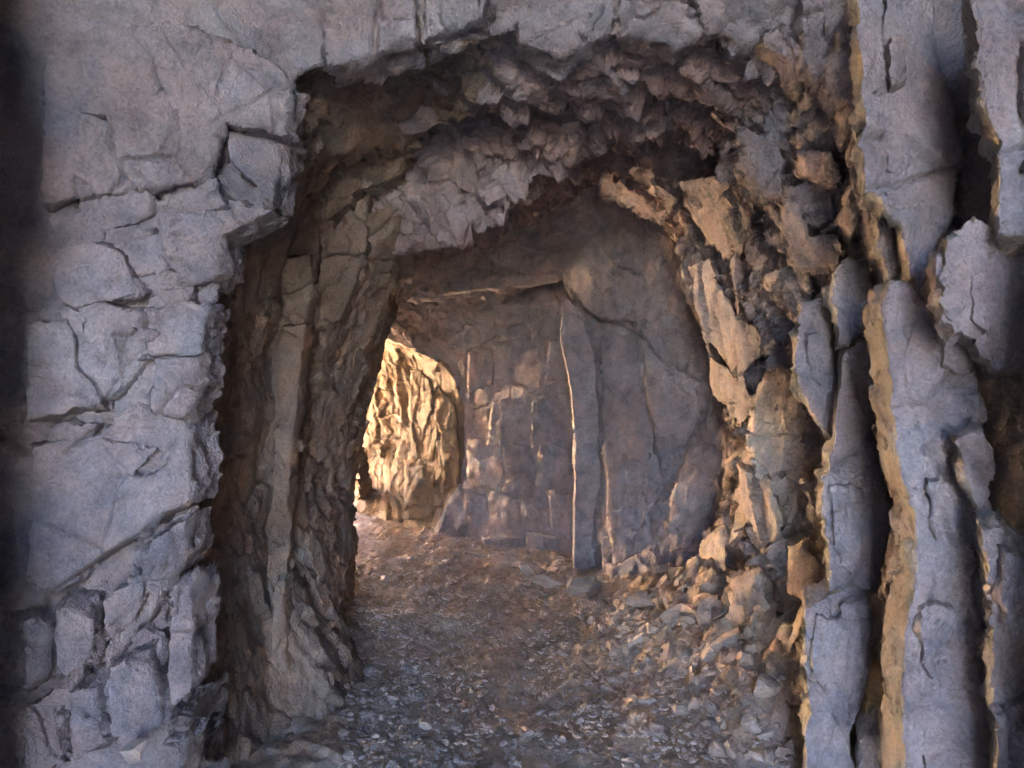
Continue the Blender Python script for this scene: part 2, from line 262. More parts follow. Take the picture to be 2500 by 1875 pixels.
for i in range(len(RP)-1):
    sp = max(SP[i], .0)/Q
    n = max(2, int(np.linalg.norm(RP[i+1]-RP[i], axis=1).max()/sp)) if i > 3 else max(2, int(np.linalg.norm(RP[i+1]-RP[i], axis=1).max()/sp))
    n = min(n, 140)
    for k in range(n):
        t = k/n
        rowsP.append(RP[i]*(1-t)+RP[i+1]*t); rowsR.append(RR[i]*(1-t)+RR[i+1]*t)
    ring_row.append(len(rowsP))
rowsP.append(RP[-1]); rowsR.append(RR[-1])
G = np.array(rowsP); GR = np.array(rowsR)
cols_idx = [0]; outP, outR = [], []
for j in range(16):
    L_ = np.linalg.norm(RP[5:18, j+1]-RP[5:18, j], axis=1)/np.array([.013]*5+[.0145, .016, .017, .018, .019, .022, .024, .028])
    n = max(3, int(np.percentile(L_, 85)*Q))
    t = (np.arange(n)/n)[None, :, None]
    outP.append(G[:, j:j+1]*(1-t)+G[:, j+1:j+2]*t); outR.append(GR[:, j:j+1]*(1-t[..., 0])+GR[:, j+1:j+2]*t[..., 0])
    cols_idx.append(cols_idx[-1]+n)
outP.append(G[:, 16:17]); outR.append(GR[:, 16:17])
GP = np.concatenate(outP, 1); GRr = np.concatenate(outR, 1)
nr, nc = GP.shape[:2]
def grid_normals(P):
    du = np.gradient(P, axis=0); dv = np.gradient(P, axis=1)
    n = np.cross(dv, du); return n/(np.linalg.norm(n, axis=2, keepdims=True)+1e-9)
def blur(A, k):
    for ax in (0, 1):
        for _ in range(2):
            pad = [(0, 0)]*A.ndim; pad[ax] = (k, k)
            cs = np.cumsum(np.pad(A, pad, mode='edge'), axis=ax)
            cs = np.concatenate([np.zeros_like(np.take(cs, [0], ax)), cs], ax)
            n_ = A.shape[ax]
            A = (np.take(cs, range(2*k+1, 2*k+1+n_), ax)-np.take(cs, range(0, n_), ax))/(2*k+1)
    return A
# jagged edges: warp the smooth sheet a little before taking normals
flat = GP.reshape(-1, 3).astype(np.float32)
near = (np.abs(flat).max(1) < 14)
wv = np.zeros_like(flat)
for a_ in range(3):
    wv[near, a_] = .022*fbm(flat[near]*5, 3, 90+a_) + .03*perlin(flat[near]*1.6, 94+a_)
wv *= np.interp(flat[:, 1], [5.8, 6.8, 8.3], [1, .5, .2])[:, None]
GP = GP + wv.reshape(GP.shape)
NRM = grid_normals(blur(GP, 6)); 
flat = GP.reshape(-1, 3).astype(np.float32)
# normals must point into the tunnel (towards its axis)
ax_pt = GP.mean(axis=1, keepdims=True)
if ((ax_pt-GP)*NRM).sum(2)[ring_row[4]:ring_row[12]].mean() < 0: NRM = -NRM
H = np.zeros(len(flat), np.float32)
H[near] = rock_height(flat[near], GRr.reshape(-1)[near].astype(np.float32))
cd_ = near & (flat[:, 1] > 1.2) & (flat[:, 1] < 7.5)
H[cd_] -= crack_dip(flat[cd_])
GPd = GP + NRM*H.reshape(nr, nc, 1)
def grid_faces(r0, r1, c0, c1, ncols):
    i, j = np.meshgrid(np.arange(r0, r1), np.arange(c0, c1), indexing='ij')
    a = i*ncols+j
    return np.stack([a, a+ncols, a+ncols+1, a+1], -1).reshape(-1, 4)
def grid_object(name, r0, r1, c0, c1, mat):
    sub = GPd[r0:r1+1, c0:c1+1]
    return tag(mesh_np(name, sub.reshape(-1, 3), grid_faces(0, r1-r0, 0, c1-c0, c1-c0+1), mat), kind='structure')
rA, rB = ring_row[1], ring_row[19]
rE = ring_row[15]
wall_left = grid_object('tunnel_wall_left', rA, rE, 0, cols_idx[5], M_ROCK)
ceiling = grid_object('tunnel_ceiling', rA, rE, cols_idx[5], cols_idx[11], M_ROCK)
wall_right = grid_object('tunnel_wall_right', rA, rE, cols_idx[11], nc-1, M_ROCK)
r16 = ring_row[16]
def bounce_tint(o, r0, r1, c0, c1, ra, rb, ca, cb, jit=.3, also=False):
    # brown rock, warm bounce and shade put into its colour, between rings ra..rb and columns ca..cb (a ragged border)
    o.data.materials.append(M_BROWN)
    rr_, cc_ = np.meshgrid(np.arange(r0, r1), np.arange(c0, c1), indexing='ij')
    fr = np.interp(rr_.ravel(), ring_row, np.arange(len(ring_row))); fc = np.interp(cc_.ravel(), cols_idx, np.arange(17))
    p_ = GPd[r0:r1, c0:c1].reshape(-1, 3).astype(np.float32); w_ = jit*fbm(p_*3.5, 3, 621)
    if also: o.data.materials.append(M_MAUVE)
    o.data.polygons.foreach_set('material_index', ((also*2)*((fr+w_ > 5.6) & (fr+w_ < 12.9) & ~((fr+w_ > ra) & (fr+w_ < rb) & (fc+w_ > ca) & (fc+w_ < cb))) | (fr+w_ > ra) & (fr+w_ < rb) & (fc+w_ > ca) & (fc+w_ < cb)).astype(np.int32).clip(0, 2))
bounce_tint(wall_left, rA, rE, 0, cols_idx[5], 5.15, 14.5, -2, 9)
bounce_tint(ceiling, rA, rE, cols_idx[5], cols_idx[11], 5.2, 8.2, 0, 7.6, also=True)
wall_right.data.materials.append(M_TAN)
_c0 = cols_idx[11]; _rr, _cc = np.meshgrid(np.arange(rA, rE), np.arange(_c0, nc-1), indexing='ij')
_pm = GPd[rA:rE, _c0:nc-1].reshape(-1, 3); _q = np.clip((_pm[:, 1]-2.95)/.3, 0, 1)*np.clip((5.0-_pm[:, 1])/.4, 0, 1)
_lim = 1.25+.35*fbm(_pm.astype(np.float32)*2.5, 3, 611)
wall_right.data.polygons.foreach_set('material_index', ((_pm[:, 2] < _lim) & (_q > .5)).astype(np.int32))
wall_back = grid_object('tunnel_wall_back', rE, r16, cols_idx[6], nc-1, M_ROCK)
wall_turn = grid_object('tunnel_wall_turning', rE, r16, 0, cols_idx[6], M_ROCK)
wall_exit = grid_object('exit_passage_wall', r16, rB, 0, nc-1, M_OCHRE)
cliff1 = grid_object('entrance_cliff', 0, rA, 0, nc-1, M_CLIFF)
cliff2 = grid_object('exit_cliff', rB, nr-1, 0, nc-1, M_CLIFF)
_top = [tuple(p) for p in RP[-1][3:13]]
hill = tag(mesh_np('hill_sun_block', _top+[(45, 40, 26), (45, -3.5, 31), (-40, -3.5, 30), (0, 6, 27)], [(i, (i+1) % 13, 13) for i in range(13)], M_CLIFF, smooth=False), kind='structure')  # unseen cap added to stop sun leaking into the tunnel

# ------------------------------------------------------------------ ground and path
def interp_line(y, pts):
    ys, xs = zip(*pts); return np.interp(y, ys, xs)
LB = [(1.5, -1.1), (2.6, -.95), (3.24, -.72), (4.0, -.92), (5, -1.05), (6.4, -1.30), (7.0, -1.9), (7.5, -2.2), (8.0, -2.75), (9, -3.8), (11, -6)]
RB_ = [(1.5, 1.1), (2.6, 1.1), (3.2, 1.0), (3.9, .86), (4.5, .78), (5.4, .68), (6.2, .52), (6.8, .42), (7.3, -.1), (8.0, -.75), (9, -1.2), (10, -1.95), (12, -2.7)]
def floor_z(x, y):
    dl = x-interp_line(y, LB); dr = interp_line(y, RB_)-x
    P = np.stack([x, y, np.zeros_like(x)], -1).reshape(-1, 3)
    rub = np.interp(y, [2.5, 2.9, 3.3, 4.6, 5.6, 7.4], [.2, .40, .66, .52, .2, .08])
    z = rub*np.exp(-np.clip(dr+.28, -.0, 9)/.31)+.08*np.exp(-np.clip(dl, -.0, 9)/.16)
    z = z+(.035*fbm(P*2.2, 4, 201)+.02*fbm(P*9, 3, 207)).reshape(x.shape)
    return z
sx = .016/Q
xs = np.arange(-4.2, 1.7, sx); ys = np.concatenate([np.arange(1.6, 6, sx), np.arange(6, 12, sx*1.7)])
X, Y = np.meshgrid(xs, ys); Z = floor_z(X, Y)
PF = np.stack([X, Y, Z], -1).reshape(-1, 3).astype(np.float32)
bank = np.clip((Z.reshape(-1)-.10)/.2, 0, 1).astype(np.float32)
hc, ec = cells(PF/np.array([.09, .09, .09], np.float32), 31, 1.2); hd, ed = cells(PF/.032, 32, 1.2)
hx, ex = cells(PF/np.array([.13, .16, .10], np.float32), 33, 1.1)
PF[:, 0] -= bank*.11*hx; PF[:, 1] += bank*.05*hc
PF[:, 2] += (.012+.045*bank)*hc+(.010+.02*bank)*hd - .012*np.clip(1-ed/.15, 0, 1)
path = tag(mesh_np('path', PF, grid_faces(0, len(ys)-1, 0, len(xs)-1, len(xs)), M_DIRT), kind='structure')
g = 120.0
gv, gf = [], []
n = 80
for i in range(n+1):
    for j in range(n+1):
        gx, gy = -g+2*g*i/n, -g+2*g*j/n
        dd = max(0, (-gx*.55+gy*.83)-13.6) if gx < 6 else 0  # unseen slope past the exit, raised to bounce warm light inside
        if gy < -5: dd = -max(0, -gy-9)*.8  # unseen drop behind the camera, shaped to let in more sky light
        gv.append((gx, gy, -.12+max(-40, min(24, .42*dd))))
gf = [(i*(n+1)+j, (i+1)*(n+1)+j, (i+1)*(n+1)+j+1, i*(n+1)+j+1) for i in range(n) for j in range(n)]
ground = tag(mesh_np('ground', gv, gf, M_CLIFF, smooth=False), kind='structure')

# ------------------------------------------------------------------ depth of the finished wall behind a traced point
_pts = GPd[ring_row[3]:ring_row[19]].reshape(-1, 3)
_pts = _pts[_pts[:, 1] > .5]
_u = CX+_pts[:, 0]/_pts[:, 1]*F; _v = CY-(_pts[:, 2]-CAMZ)/_pts[:, 1]*F
BK = 12.0; _nu, _nv = int(2700/BK), int(2100/BK)
_iu = ((_u+200)/BK).astype(int); _iv = ((_v+200)/BK).astype(int)
_ok = (_iu >= 0) & (_iu < _nu) & (_iv >= 0) & (_iv < _nv)
ZB = np.full((_nu, _nv), 99.); np.minimum.at(ZB, (_iu[_ok], _iv[_ok]), _pts[_ok, 1])
def in_poly(x, y, poly):
    c = np.zeros(len(x), bool); n = len(poly)
    for i in range(n):
        (x1, y1), (x2, y2) = poly[i], poly[(i+1) % n]
        if y1 == y2: continue
        k = ((y1 > y) != (y2 > y)) & (x < (x2-x1)*(y-y1)/(y2-y1)+x1); c ^= k
    return c
def fit_plane(poly):
    """1/distance as a plane over the traced outline"""
    gx, gy = np.meshgrid((np.arange(_nu)+.5)*BK-200, (np.arange(_nv)+.5)*BK-200, indexing='ij')
    m = in_poly(gx.ravel(), gy.ravel(), poly) & (ZB.ravel() < 50)
    if m.sum() < 4:
        p = np.array(poly).mean(0); d = ZB[int((p[0]+200)/BK), int((p[1]+200)/BK)]
        return np.array([1/d, 0, 0])
    A = np.stack([np.ones(m.sum()), gx.ravel()[m]-CX, gy.ravel()[m]-CY], 1); b = 1/ZB.ravel()[m]
    c = np.linalg.lstsq(A, b, rcond=None)[0]
    # damp steep fits
    p = np.array(poly); ctr = p.mean(0)-(CX, CY); dc = c[0]+c[1]*ctr[0]+c[2]*ctr[1]
    c[1:] *= .75; c[0] = dc-c[1]*ctr[0]-c[2]*ctr[1]
    return c
def warp2(p, d):
    """ragged outline"""
    q = np.concatenate([p, np.zeros((len(p), 1))], 1); k = 2.6/d
    q32 = q.astype(np.float32)
    ch = [cells(q32/np.array([26, 26, 9], np.float32), 310+i, 1.2)[0]*5.5+cells(q32/np.array([10, 10, 9], np.float32), 320+i, 1.2)[0]*1.3 for i in (0, 1)]
    w = np.stack([perlin(q/46, 301)*2.5+ch[0]+perlin(q/5, 305)*.9, perlin(q/46, 302)*2.5+ch[1]+perlin(q/5, 306)*.9], 1)
    return p+w*min(1.3, k*1.1)
slab_n = 0
trng = random.Random(17)
def slab(name, poly, parent, proud=.03, thick=.15, depth=None, tilt=(0, 0), rough=.06, mat=None, back=(0, 1, 0), step=6.0, rag=1.0, bev=.008, lean=9, edge_mat=None):
    """one piece of rock: traced outline on its own plane, ragged sides running back into the wall"""
    global slab_n; slab_n += 1
    poly = [tuple(map(float, p)) for p in poly]
    ctr = np.array(poly).mean(0)
    if depth is None:
        c = fit_plane(poly); d0 = 1/(c[0]+c[1]*(ctr[0]-CX)+c[2]*(ctr[1]-CY))
        for a_ in (1, 2):
            k_ = -math.tan(math.radians(trng.uniform(-lean, lean)))/(d0*F); c[a_] += k_; c[0] -= k_*(ctr[a_-1]-(CX, CY)[a_-1])
        dep = lambda x, y: 1/np.clip(c[0]+c[1]*(x-CX)+c[2]*(y-CY), 1/(d0*1.25), 1/(d0*.8)) - proud
    else:
        d0 = depth; dep = lambda x, y: depth+tilt[0]*(x-ctr[0])/100+tilt[1]*(y-ctr[1])/100
    st = step*max(.55, min(1.0, 2.8/d0))
    ol = []
    for i in range(len(poly)):
        a, b = np.array(poly[i]), np.array(poly[(i+1) % len(poly)]); n = max(1, int(np.linalg.norm(b-a)/st))
        ol += [a+(b-a)*k/n for k in range(n)]
    ol = np.array(ol); olw = ol+(warp2(ol, d0)-ol)*rag
    lo, hi = olw.min(0), olw.max(0)
    gx, gy = np.meshgrid(np.arange(lo[0], hi[0], st), np.arange(lo[1], hi[1], st*.9)); gx = gx+(np.arange(gx.shape[0])[:, None] % 2)*st/2
    ip = np.stack([gx.ravel(), gy.ravel()], 1); ip += (_rg.rand(*ip.shape)-.5)*st*.35
    ip = ip[in_poly(ip[:, 0], ip[:, 1], [tuple(q) for q in olw])]
    if len(ip):
        dd = np.full(len(ip), 1e9)
        for k in range(0, len(olw), 64):
            dd = np.minimum(dd, np.sqrt(((ip[:, None]-olw[None, k:k+64])**2).sum(2)).min(1))
        ip = ip[dd > st*.6]; dd = dd[dd > st*.6]
    else: dd = np.zeros(0)
    nb = len(olw)
    V2 = [Vector(q) for q in olw]+[Vector(q) for q in ip]
    r = delaunay_2d_cdt(V2, [], [list(range(nb))], 1, 1e-4)
    ov = np.array([(v.x, v.y) for v in r[0]]); tri = [t for t in r[2] if len(t) == 3]
    orig = [o[0] if o else -1 for o in r[3]]
    edge_d = np.array([0 if (o < nb and o >= 0) else (dd[o-nb] if o >= nb else 0) for o in orig])
    bmap = {}
    for i, o in enumerate(r[3]):
        for k in o:
            if k < nb: bmap[k] = i
    if len(tri) == 0 or len(bmap) < nb: pass
    d = dep(ov[:, 0], ov[:, 1])
    P = np.stack([(ov[:, 0]-CX)/F*d, d, CAMZ-(ov[:, 1]-CY)/F*d], 1)
    t0 = np.array([P[t] for t in tri]); nn = np.cross(t0[:, 1]-t0[:, 0], t0[:, 2]-t0[:, 0]).sum(0); nn /= np.linalg.norm(nn)+1e-9
    if nn @ (P.mean(0)-np.array([0, 0, CAMZ])) > 0: nn = -nn; tri = [(t[0], t[2], t[1]) for t in tri]
    h = rock_height((P+slab_n*3.7).astype(np.float32), np.full(len(P), rough, np.float32))
    h = np.clip(h, -.05, .05)-crack_dip(P)
    e = np.clip(1-edge_d*d/F/(bev*2.2), 0, 1)
    P1 = P+nn*(h-bev*e*e)[:, None]
    bl = [bmap[k] for k in range(nb) if k in bmap]; nb = len(bl)
    m = max(2, min(9, int(thick/.022)))
    bk = np.array(back, float); bk /= np.linalg.norm(bk)
    loop = P1[bl]; cen = loop.mean(0)
    verts = [P1, loop.copy()]; base = len(P1)+nb; rows = [np.arange(len(P1), len(P1)+nb)]
    out = loop-cen; out -= np.outer(out@bk, bk); out /= np.linalg.norm(out, axis=1)[:, None]+1e-9
    for k in range(1, m+1):
        q = loop+bk*thick*k/m
        off = (.020*perlin((q*11+slab_n).astype(np.float32), 401)+.014*perlin((q*np.array([26, 55, 26])).astype(np.float32), 402)+.018*cells((q*np.array([18, 26, 9])).astype(np.float32), 403, 1.)[0])*min(1, k/2)+.004*(1 if k == 1 else 0)
        verts.append(q+out*(off*min(1.5, rag+.3))[:, None]); rows.append(np.arange(base, base+nb)); base += nb
    V = np.concatenate(verts)
    fs = list(tri)
    # orientation of the outline
    area = sum(olw[i][0]*olw[(i+1) % len(olw)][1]-olw[(i+1) % len(olw)][0]*olw[i][1] for i in range(len(olw)))
    for k in range(m):
        a, b = rows[k], rows[k+1]
        for i in range(nb):
            j = (i+1) % nb
            f = (a[i], a[j], b[j], b[i])
            if area < 0: f = f[::-1]
            fs.append((f[0], f[1], f[2])); fs.append((f[0], f[2], f[3]))
    o = mesh_np(name, V, np.array(fs), mat or M_ROCK, parent)
    if edge_mat:
        o.data.materials.append(edge_mat); mi = np.zeros(len(fs), np.int32); mi[len(tri):] = 1
        o.data.polygons.foreach_set('material_index', mi)
    return o

# pieces of the wall on one side: the broad face beside the front arch and the two pillars behind its edge
for poly, pr in [
  ([(95, 70), (400, 45), (560, 110), (632, 175), (618, 290), (480, 262), (468, 345), (430, 392), (240, 415), (92, 436)], .065),
  ([(492, 268), (560, 288), (622, 302), (612, 380), (596, 436), (560, 402), (500, 335)], .05),
  ([(100, 470), (430, 418), (590, 452), (486, 508), (468, 600), (300, 650), (120, 665)], .02),
  ([(60, 705), (300, 662), (452, 652), (436, 762), (330, 765), (268, 832), (220, 872), (60, 905)], .03),
  ([(335, 775), (430, 770), (424, 862), (400, 900), (325, 890)], .05),
  ([(75, 965), (220, 935), (300, 855), (410, 905), (415, 1080), (355, 1110), (120, 1285), (60, 1250)], .025),
  ([(116, 1308), (202, 1300), (206, 1420), (166, 1480), (122, 1440)], .06),
  ([(55, 1352), (110, 1354), (116, 1462), (60, 1505)], .05),
  ([(222, 1305), (308, 1252), (330, 1165), (412, 1125), (412, 1215), (365, 1262), (335, 1332), (295, 1362), (230, 1478)], .05),
  ([(376, 1268), (420, 1240), (416, 1500), (374, 1532), (362, 1462)], .08),
  ([(236, 1442), (330, 1402), (356, 1560), (300, 1600), (242, 1590)], .07),
  ([(150, 1502), (214, 1482), (224, 1600), (160, 1642)], .05),
  ([(60, 1530), (130, 1500), (145, 1650), (60, 1680)], .05),
  ([(386, 1562), (450, 1490), (454, 1700), (392, 1720)], .12),
  ([(700, 60), (800, 10), (900, -30), (900, 82), (790, 122), (705, 140)], .04),
  ([(912, -30), (1060, -30), (1040, 40), (915, 86)], .06)]:
    slab('rock_block', poly, wall_left, pr*1.5+.015, .2, rough=.07, lean=11)
for poly, pr in [
  ([(612, 566), (672, 550), (680, 640), (662, 690), (614, 684)], .05),
  ([(608, 705), (658, 700), (644, 850), (626, 1000), (616, 1240), (590, 1245), (592, 900)], .03),
  ([(588, 1262), (614, 1250), (618, 1480), (588, 1500)], .03),
  ([(700, 352), (790, 332), (878, 326), (862, 380), (800, 402), (718, 468), (694, 478)], .06),
  ([(690, 520), (760, 450), (800, 420), (790, 560), (740, 700), (690, 690)], .04),
  ([(800, 470), (868, 440), (850, 600), (820, 700), (790, 760), (770, 740), (800, 580)], .05)]:
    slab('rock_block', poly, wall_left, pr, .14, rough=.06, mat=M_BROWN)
BIG = []
# the slabs of the other wall, set like upright plates one before the other
for poly, d, th, tl in [
  ([(1846, -60), (1850, 70), (1857, 205), (1860, 307), (1875, 410), (1901, 412), (1918, 451), (1948, 478), (1965, 570), (1990, 620), (2030, 530), (2060, 480), (2082, 360), (2058, 240), (2030, 100), (2015, -60)], 2.10, .5, (.04, 0)),
  ([(2115, -60), (2140, 137), (2143, 222), (2171, 290), (2181, 376), (2177, 500), (2330, 520), (2330, -60)], 1.72, .4, (.0, 0)),
  ([(2037, 526), (2102, 475), (2190, 510), (2260, 560), (2260, 800), (2136, 797), (2107, 765), (2096, 729), (2046, 704), (2017, 657), (2024, 600)], 1.86, .4, (.03, .02)),
  ([(1905, 655), (1930, 600), (1985, 640), (2015, 700), (2050, 735), (2060, 790), (2110, 800), (2130, 900), (2115, 1000), (2140, 1100), (2160, 1300), (2150, 1760), (1952, 1760), (1949, 1489), (1956, 1381), (1985, 1219), (1975, 1110), (1940, 1000), (1931, 891), (1922, 783)], 2.05, .45, (-.04, 0)),
  ([(1826, 754), (1880, 729), (1895, 800), (1890, 930), (1912, 1020), (1930, 1130), (1915, 1200), (1900, 1290), (1850, 1262), (1792, 1283), (1787, 1129), (1778, 1071), (1805, 891)], 2.66, .5, (.02, 0)),
  ([(1735, 1316), (1790, 1288), (1850, 1266), (1896, 1302), (1890, 1417), (1870, 1543), (1843, 1610), (1850, 1760), (1735, 1760), (1745, 1500), (1740, 1400)], 2.60, .5, (.02, 0)),
  ([(1850, 1640), (1880, 1570), (1900, 1560), (1900, 1760), (1850, 1760)], 2.54, .3, (0, 0)),
  ([(1801, 660), (1812, 592), (1830, 562), (1880, 560), (1891, 640), (1880, 700), (1830, 740), (1810, 745)], 2.66, .3, (.05, 0)),
  ([(1730, 655), (1788, 640), (1800, 760), (1805, 880), (1800, 965), (1760, 900), (1715, 820), (1712, 760)], 2.86, .35, (.05, 0)),
  ([(2050, 735), (2096, 735), (2107, 800), (2070, 805), (2052, 790)], 1.98, .2, (0, 0)),
  ([(2075, 960), (2110, 925), (2140, 1000), (2165, 1100), (2150, 1150), (2110, 1090), (2085, 1030)], 1.92, .2, (.04, 0)),
  ([(2130, 1150), (2180, 1140), (2260, 1180), (2260, 1760), (2160, 1760), (2165, 1400)], 1.80, .3, (.06, 0)),
  ([(1890, 430), (1915, 470), (1945, 500), (1960, 590), (1925, 600), (1900, 540)], 2.28, .3, (.05, 0))]:
    if d not in (2.54, 2.66) or len(poly) > 9: BIG.append((poly, d, tl, 4 if len(poly) > 9 else 2))
    slab('rock_slab', poly, wall_right, depth=d, thick=th*.5, tilt=tl, rough=.10, bev=.005, step=6.0, edge_mat=M_EDGE, back=((.42 if d == 2.05 else .78)*(np.mean([q[0] for q in poly])-CX)/F, 1, 0))
for poly, pr in [
  ([(1488, 578), (1530, 560), (1580, 680), (1700, 745), (1650, 760), (1610, 800), (1625, 870), (1575, 800), (1530, 720)], .07),
  ([(1535, 765), (1618, 850), (1628, 877), (1603, 923), (1535, 835)], .10),
  ([(1625, 848), (1686, 783), (1729, 837), (1733, 902), (1722, 999), (1668, 1028), (1618, 963), (1618, 891)], .08),
  ([(1654, 589), (1700, 575), (1735, 600), (1745, 700), (1715, 715), (1660, 640)], .10),
  ([(1651, 72), (1699, 85), (1730, 113), (1737, 160), (1726, 201), (1706, 195), (1685, 143), (1644, 109)], .08),
  ([(1719, 259), (1788, 205), (1808, 307), (1795, 324), (1733, 314), (1716, 283)], .12),
  ([(1733, 321), (1812, 324), (1822, 393), (1767, 386), (1726, 376)], .10),
  ([(1678, 396), (1730, 324), (1733, 369), (1699, 410)], .08),
  ([(1740, 212), (1778, 150), (1801, 205), (1788, 239), (1733, 259)], .06),
  ([(1730, -30), (1778, -30), (1784, 137), (1760, 195), (1733, 130)], .08),
  ([(1788, 164), (1801, 85), (1822, 20), (1850, -30), (1856, 157), (1850, 222), (1808, 218)], .14),
  ([(1808, 225), (1850, 225), (1850, 280), (1825, 290)], .12),
  ([(1706, 406), (1760, 389), (1788, 410), (1791, 471), (1760, 498), (1726, 478), (1713, 444)], .08),
  ([(1682, 427), (1713, 434), (1754, 505), (1822, 526), (1812, 580), (1733, 575), (1699, 505)], .14),
  ([(1784, 495), (1829, 410), (1842, 471), (1822, 522)], .14),
  ([(1460, 427), (1480, 393), (1579, 376), (1610, 420), (1617, 495), (1597, 563), (1573, 563), (1511, 495)], .08),
  ([(1593, 273), (1679, 307), (1685, 427), (1651, 423), (1597, 358)], .08),
  ([(1607, 1010), (1660, 1035), (1690, 1130), (1680, 1180), (1640, 1160), (1600, 1080)], .10),
  ([(1700, 1180), (1745, 1160), (1760, 1230), (1735, 1300), (1700, 1280)], .12),
  ([(1570, 1000), (1605, 960), (1612, 1030), (1590, 1050)], .10),
  ([(1510, 1180), (1570, 1140), (1580, 1230), (1530, 1290), (1500, 1260)], .08),
  ([(1590, 1250), (1650, 1230), (1660, 1330), (1610, 1380), (1580, 1340)], .12)]:
    slab('rock_plate', poly, wall_right, pr, .14, rough=.12, step=5, back=(.25, 1, 0), mat=M_TAN if poly[0][1] > 840 else M_ROCK)
# smaller broken plates standing a finger's breadth proud of the big faces
prng = random.Random(12)
def quad_in(poly, w, h, tries=60):
    xs_ = [p[0] for p in poly]; ys_ = [max(-20, min(1680, p[1])) for p in poly]
    for _ in range(tries):
        cx, cy = prng.uniform(min(xs_), max(xs_)), prng.uniform(min(ys_), max(ys_)); a = prng.uniform(.5, 1)*w/2; b = prng.uniform(.5, 1)*h/2; sk = prng.uniform(-.35, .35)*a
        q = [(cx-a+sk, cy-b), (cx+prng.uniform(-.3, .3)*a+sk, cy-b*prng.uniform(.9, 1.25)), (cx+a+sk, cy-b*prng.uniform(.7, 1)), (cx+a*prng.uniform(.8, 1.1), cy+prng.uniform(-.2, .3)*b), (cx+a-sk, cy+b*prng.uniform(.7, 1)), (cx-a*prng.uniform(0, .5)-sk, cy+b*prng.uniform(.9, 1.3)), (cx-a-sk, cy+b*prng.uniform(.6, 1))]
        qa = np.array(q)
        if in_poly(qa[:, 0], qa[:, 1], poly).all(): return q
    return None
for poly, d, tl, n in BIG:
    ctr = np.array(poly).mean(0)
    for _ in range(n):
        q = quad_in(poly, 80, 170)
        if q:
            qc = np.array(q).mean(0)
            slab('rock_plate', q, wall_right, depth=d+tl[0]*(qc[0]-ctr[0])/100-prng.uniform(.012, .034), thick=.08, tilt=(tl[0]+prng.uniform(-.03, .03), prng.uniform(-.015, .015)), rough=.08, bev=.004, step=6, back=(.3, 1, 0))
W1P = [(70, 60), (560, 60), (620, 150), (600, 420), (470, 520), (430, 760), (412, 1080), (412, 1600), (70, 1640)]
for _ in range(26):
    q = quad_in(W1P, prng.uniform(80, 210), prng.uniform(60, 150))
    if q: slab('rock_plate', q, wall_left, prng.uniform(.03, .065), .12, rough=.09, bev=.004, step=6.5, lean=8)
# upright ribs of the grey wall at the back
for poly, d in [
  ([(1217, 640), (1250, 668), (1282, 760), (1294, 900), (1298, 1060), (1306, 1290), (1238, 1300), (1242, 1080), (1242, 960), (1236, 850), (1212, 740)], 6.40)]:
    slab('rock_rib', poly, wall_right, depth=d, thick=.6, rough=.12, step=5, back=(.055, 1, 0))
for poly, pr in [
  ([(1302, 720), (1345, 715), (1392, 740), (1390, 860), (1404, 950), (1398, 1060), (1412, 1180), (1330, 1230), (1310, 1080), (1297, 900)], .05),
  ([(1396, 745), (1432, 785), (1500, 835), (1512, 900), (1478, 960), (1470, 1060), (1440, 1080), (1424, 1010), (1412, 920), (1394, 850)], .02),
  ([(1482, 965), (1545, 950), (1560, 1010), (1520, 1120), (1480, 1180), (1440, 1190), (1445, 1090)], .05),
  ([(1318, 1235), (1400, 1190), (1430, 1215), (1425, 1290), (1340, 1310)], .07),
  ([(1230, 560), (1330, 480), (1420, 470), (1470, 560), (1480, 640), (1390, 690), (1290, 690), (1250, 640)], .02)]:
    slab('rock_rib', poly, wall_right, pr, .16, rough=.12, step=6, back=(.05, 1, 0), lean=5)
brng = random.Random(5)
for yy, cuts in [(655, (1000, 1070, 1140, 1212)), (752, (1005, 1062, 1110, 1180, 1228)), (850, (1010, 1055, 1150, 1236)), (960, (1012, 1090, 1160, 1240)), (1060, (1005, 1050, 1120, 1190, 1235)), (1150, (945, 1040, 1130, 1215))]:
    hh = {655: 92, 752: 92, 850: 104, 960: 94, 1060: 84, 1150: 48}[yy]
    for a, b in zip(cuts[:-1], cuts[1:]):
        if brng.random() < .25: continue
        j = lambda: brng.uniform(-20, 20)
        slab('rock_block', [(a+2+j()*.3, yy+2+j()), (b-2+j()*.3, yy+2+j()), (b-2+j()*.3, yy+hh-2+j()), (a+2+j()*.3, yy+hh-2+j())], wall_back, brng.uniform(.022, .05), .08, rough=.07, step=6, rag=.7)
for poly, pr in [
  ([(1054, 542), (1104, 531), (1176, 549), (1212, 592), (1205, 603), (1122, 592), (1068, 578)], .10),
  ([(938, 638), (1050, 628), (1205, 612), (1212, 598), (1068, 598), (1014, 612)], .08),
  ([(1118, 40), (1200, 10), (1330, 0), (1320, 74), (1223, 119), (1130, 98)], .05),
  ([(1335, 0), (1480, 10), (1560, 60), (1464, 98), (1340, 78)], .05),
  ([(1300, 365), (1390, 372), (1465, 432), (1440, 470), (1360, 440), (1290, 420)], .05),
  ([(640, 170), (760, 140), (900, 105), (930, 200), (880, 318), (720, 335), (650, 400)], .02)]:
    slab('rock_block', poly, ceiling, pr, .14, rough=.12, step=6, mat=M_BROWN if poly[0][0] == 640 else None)

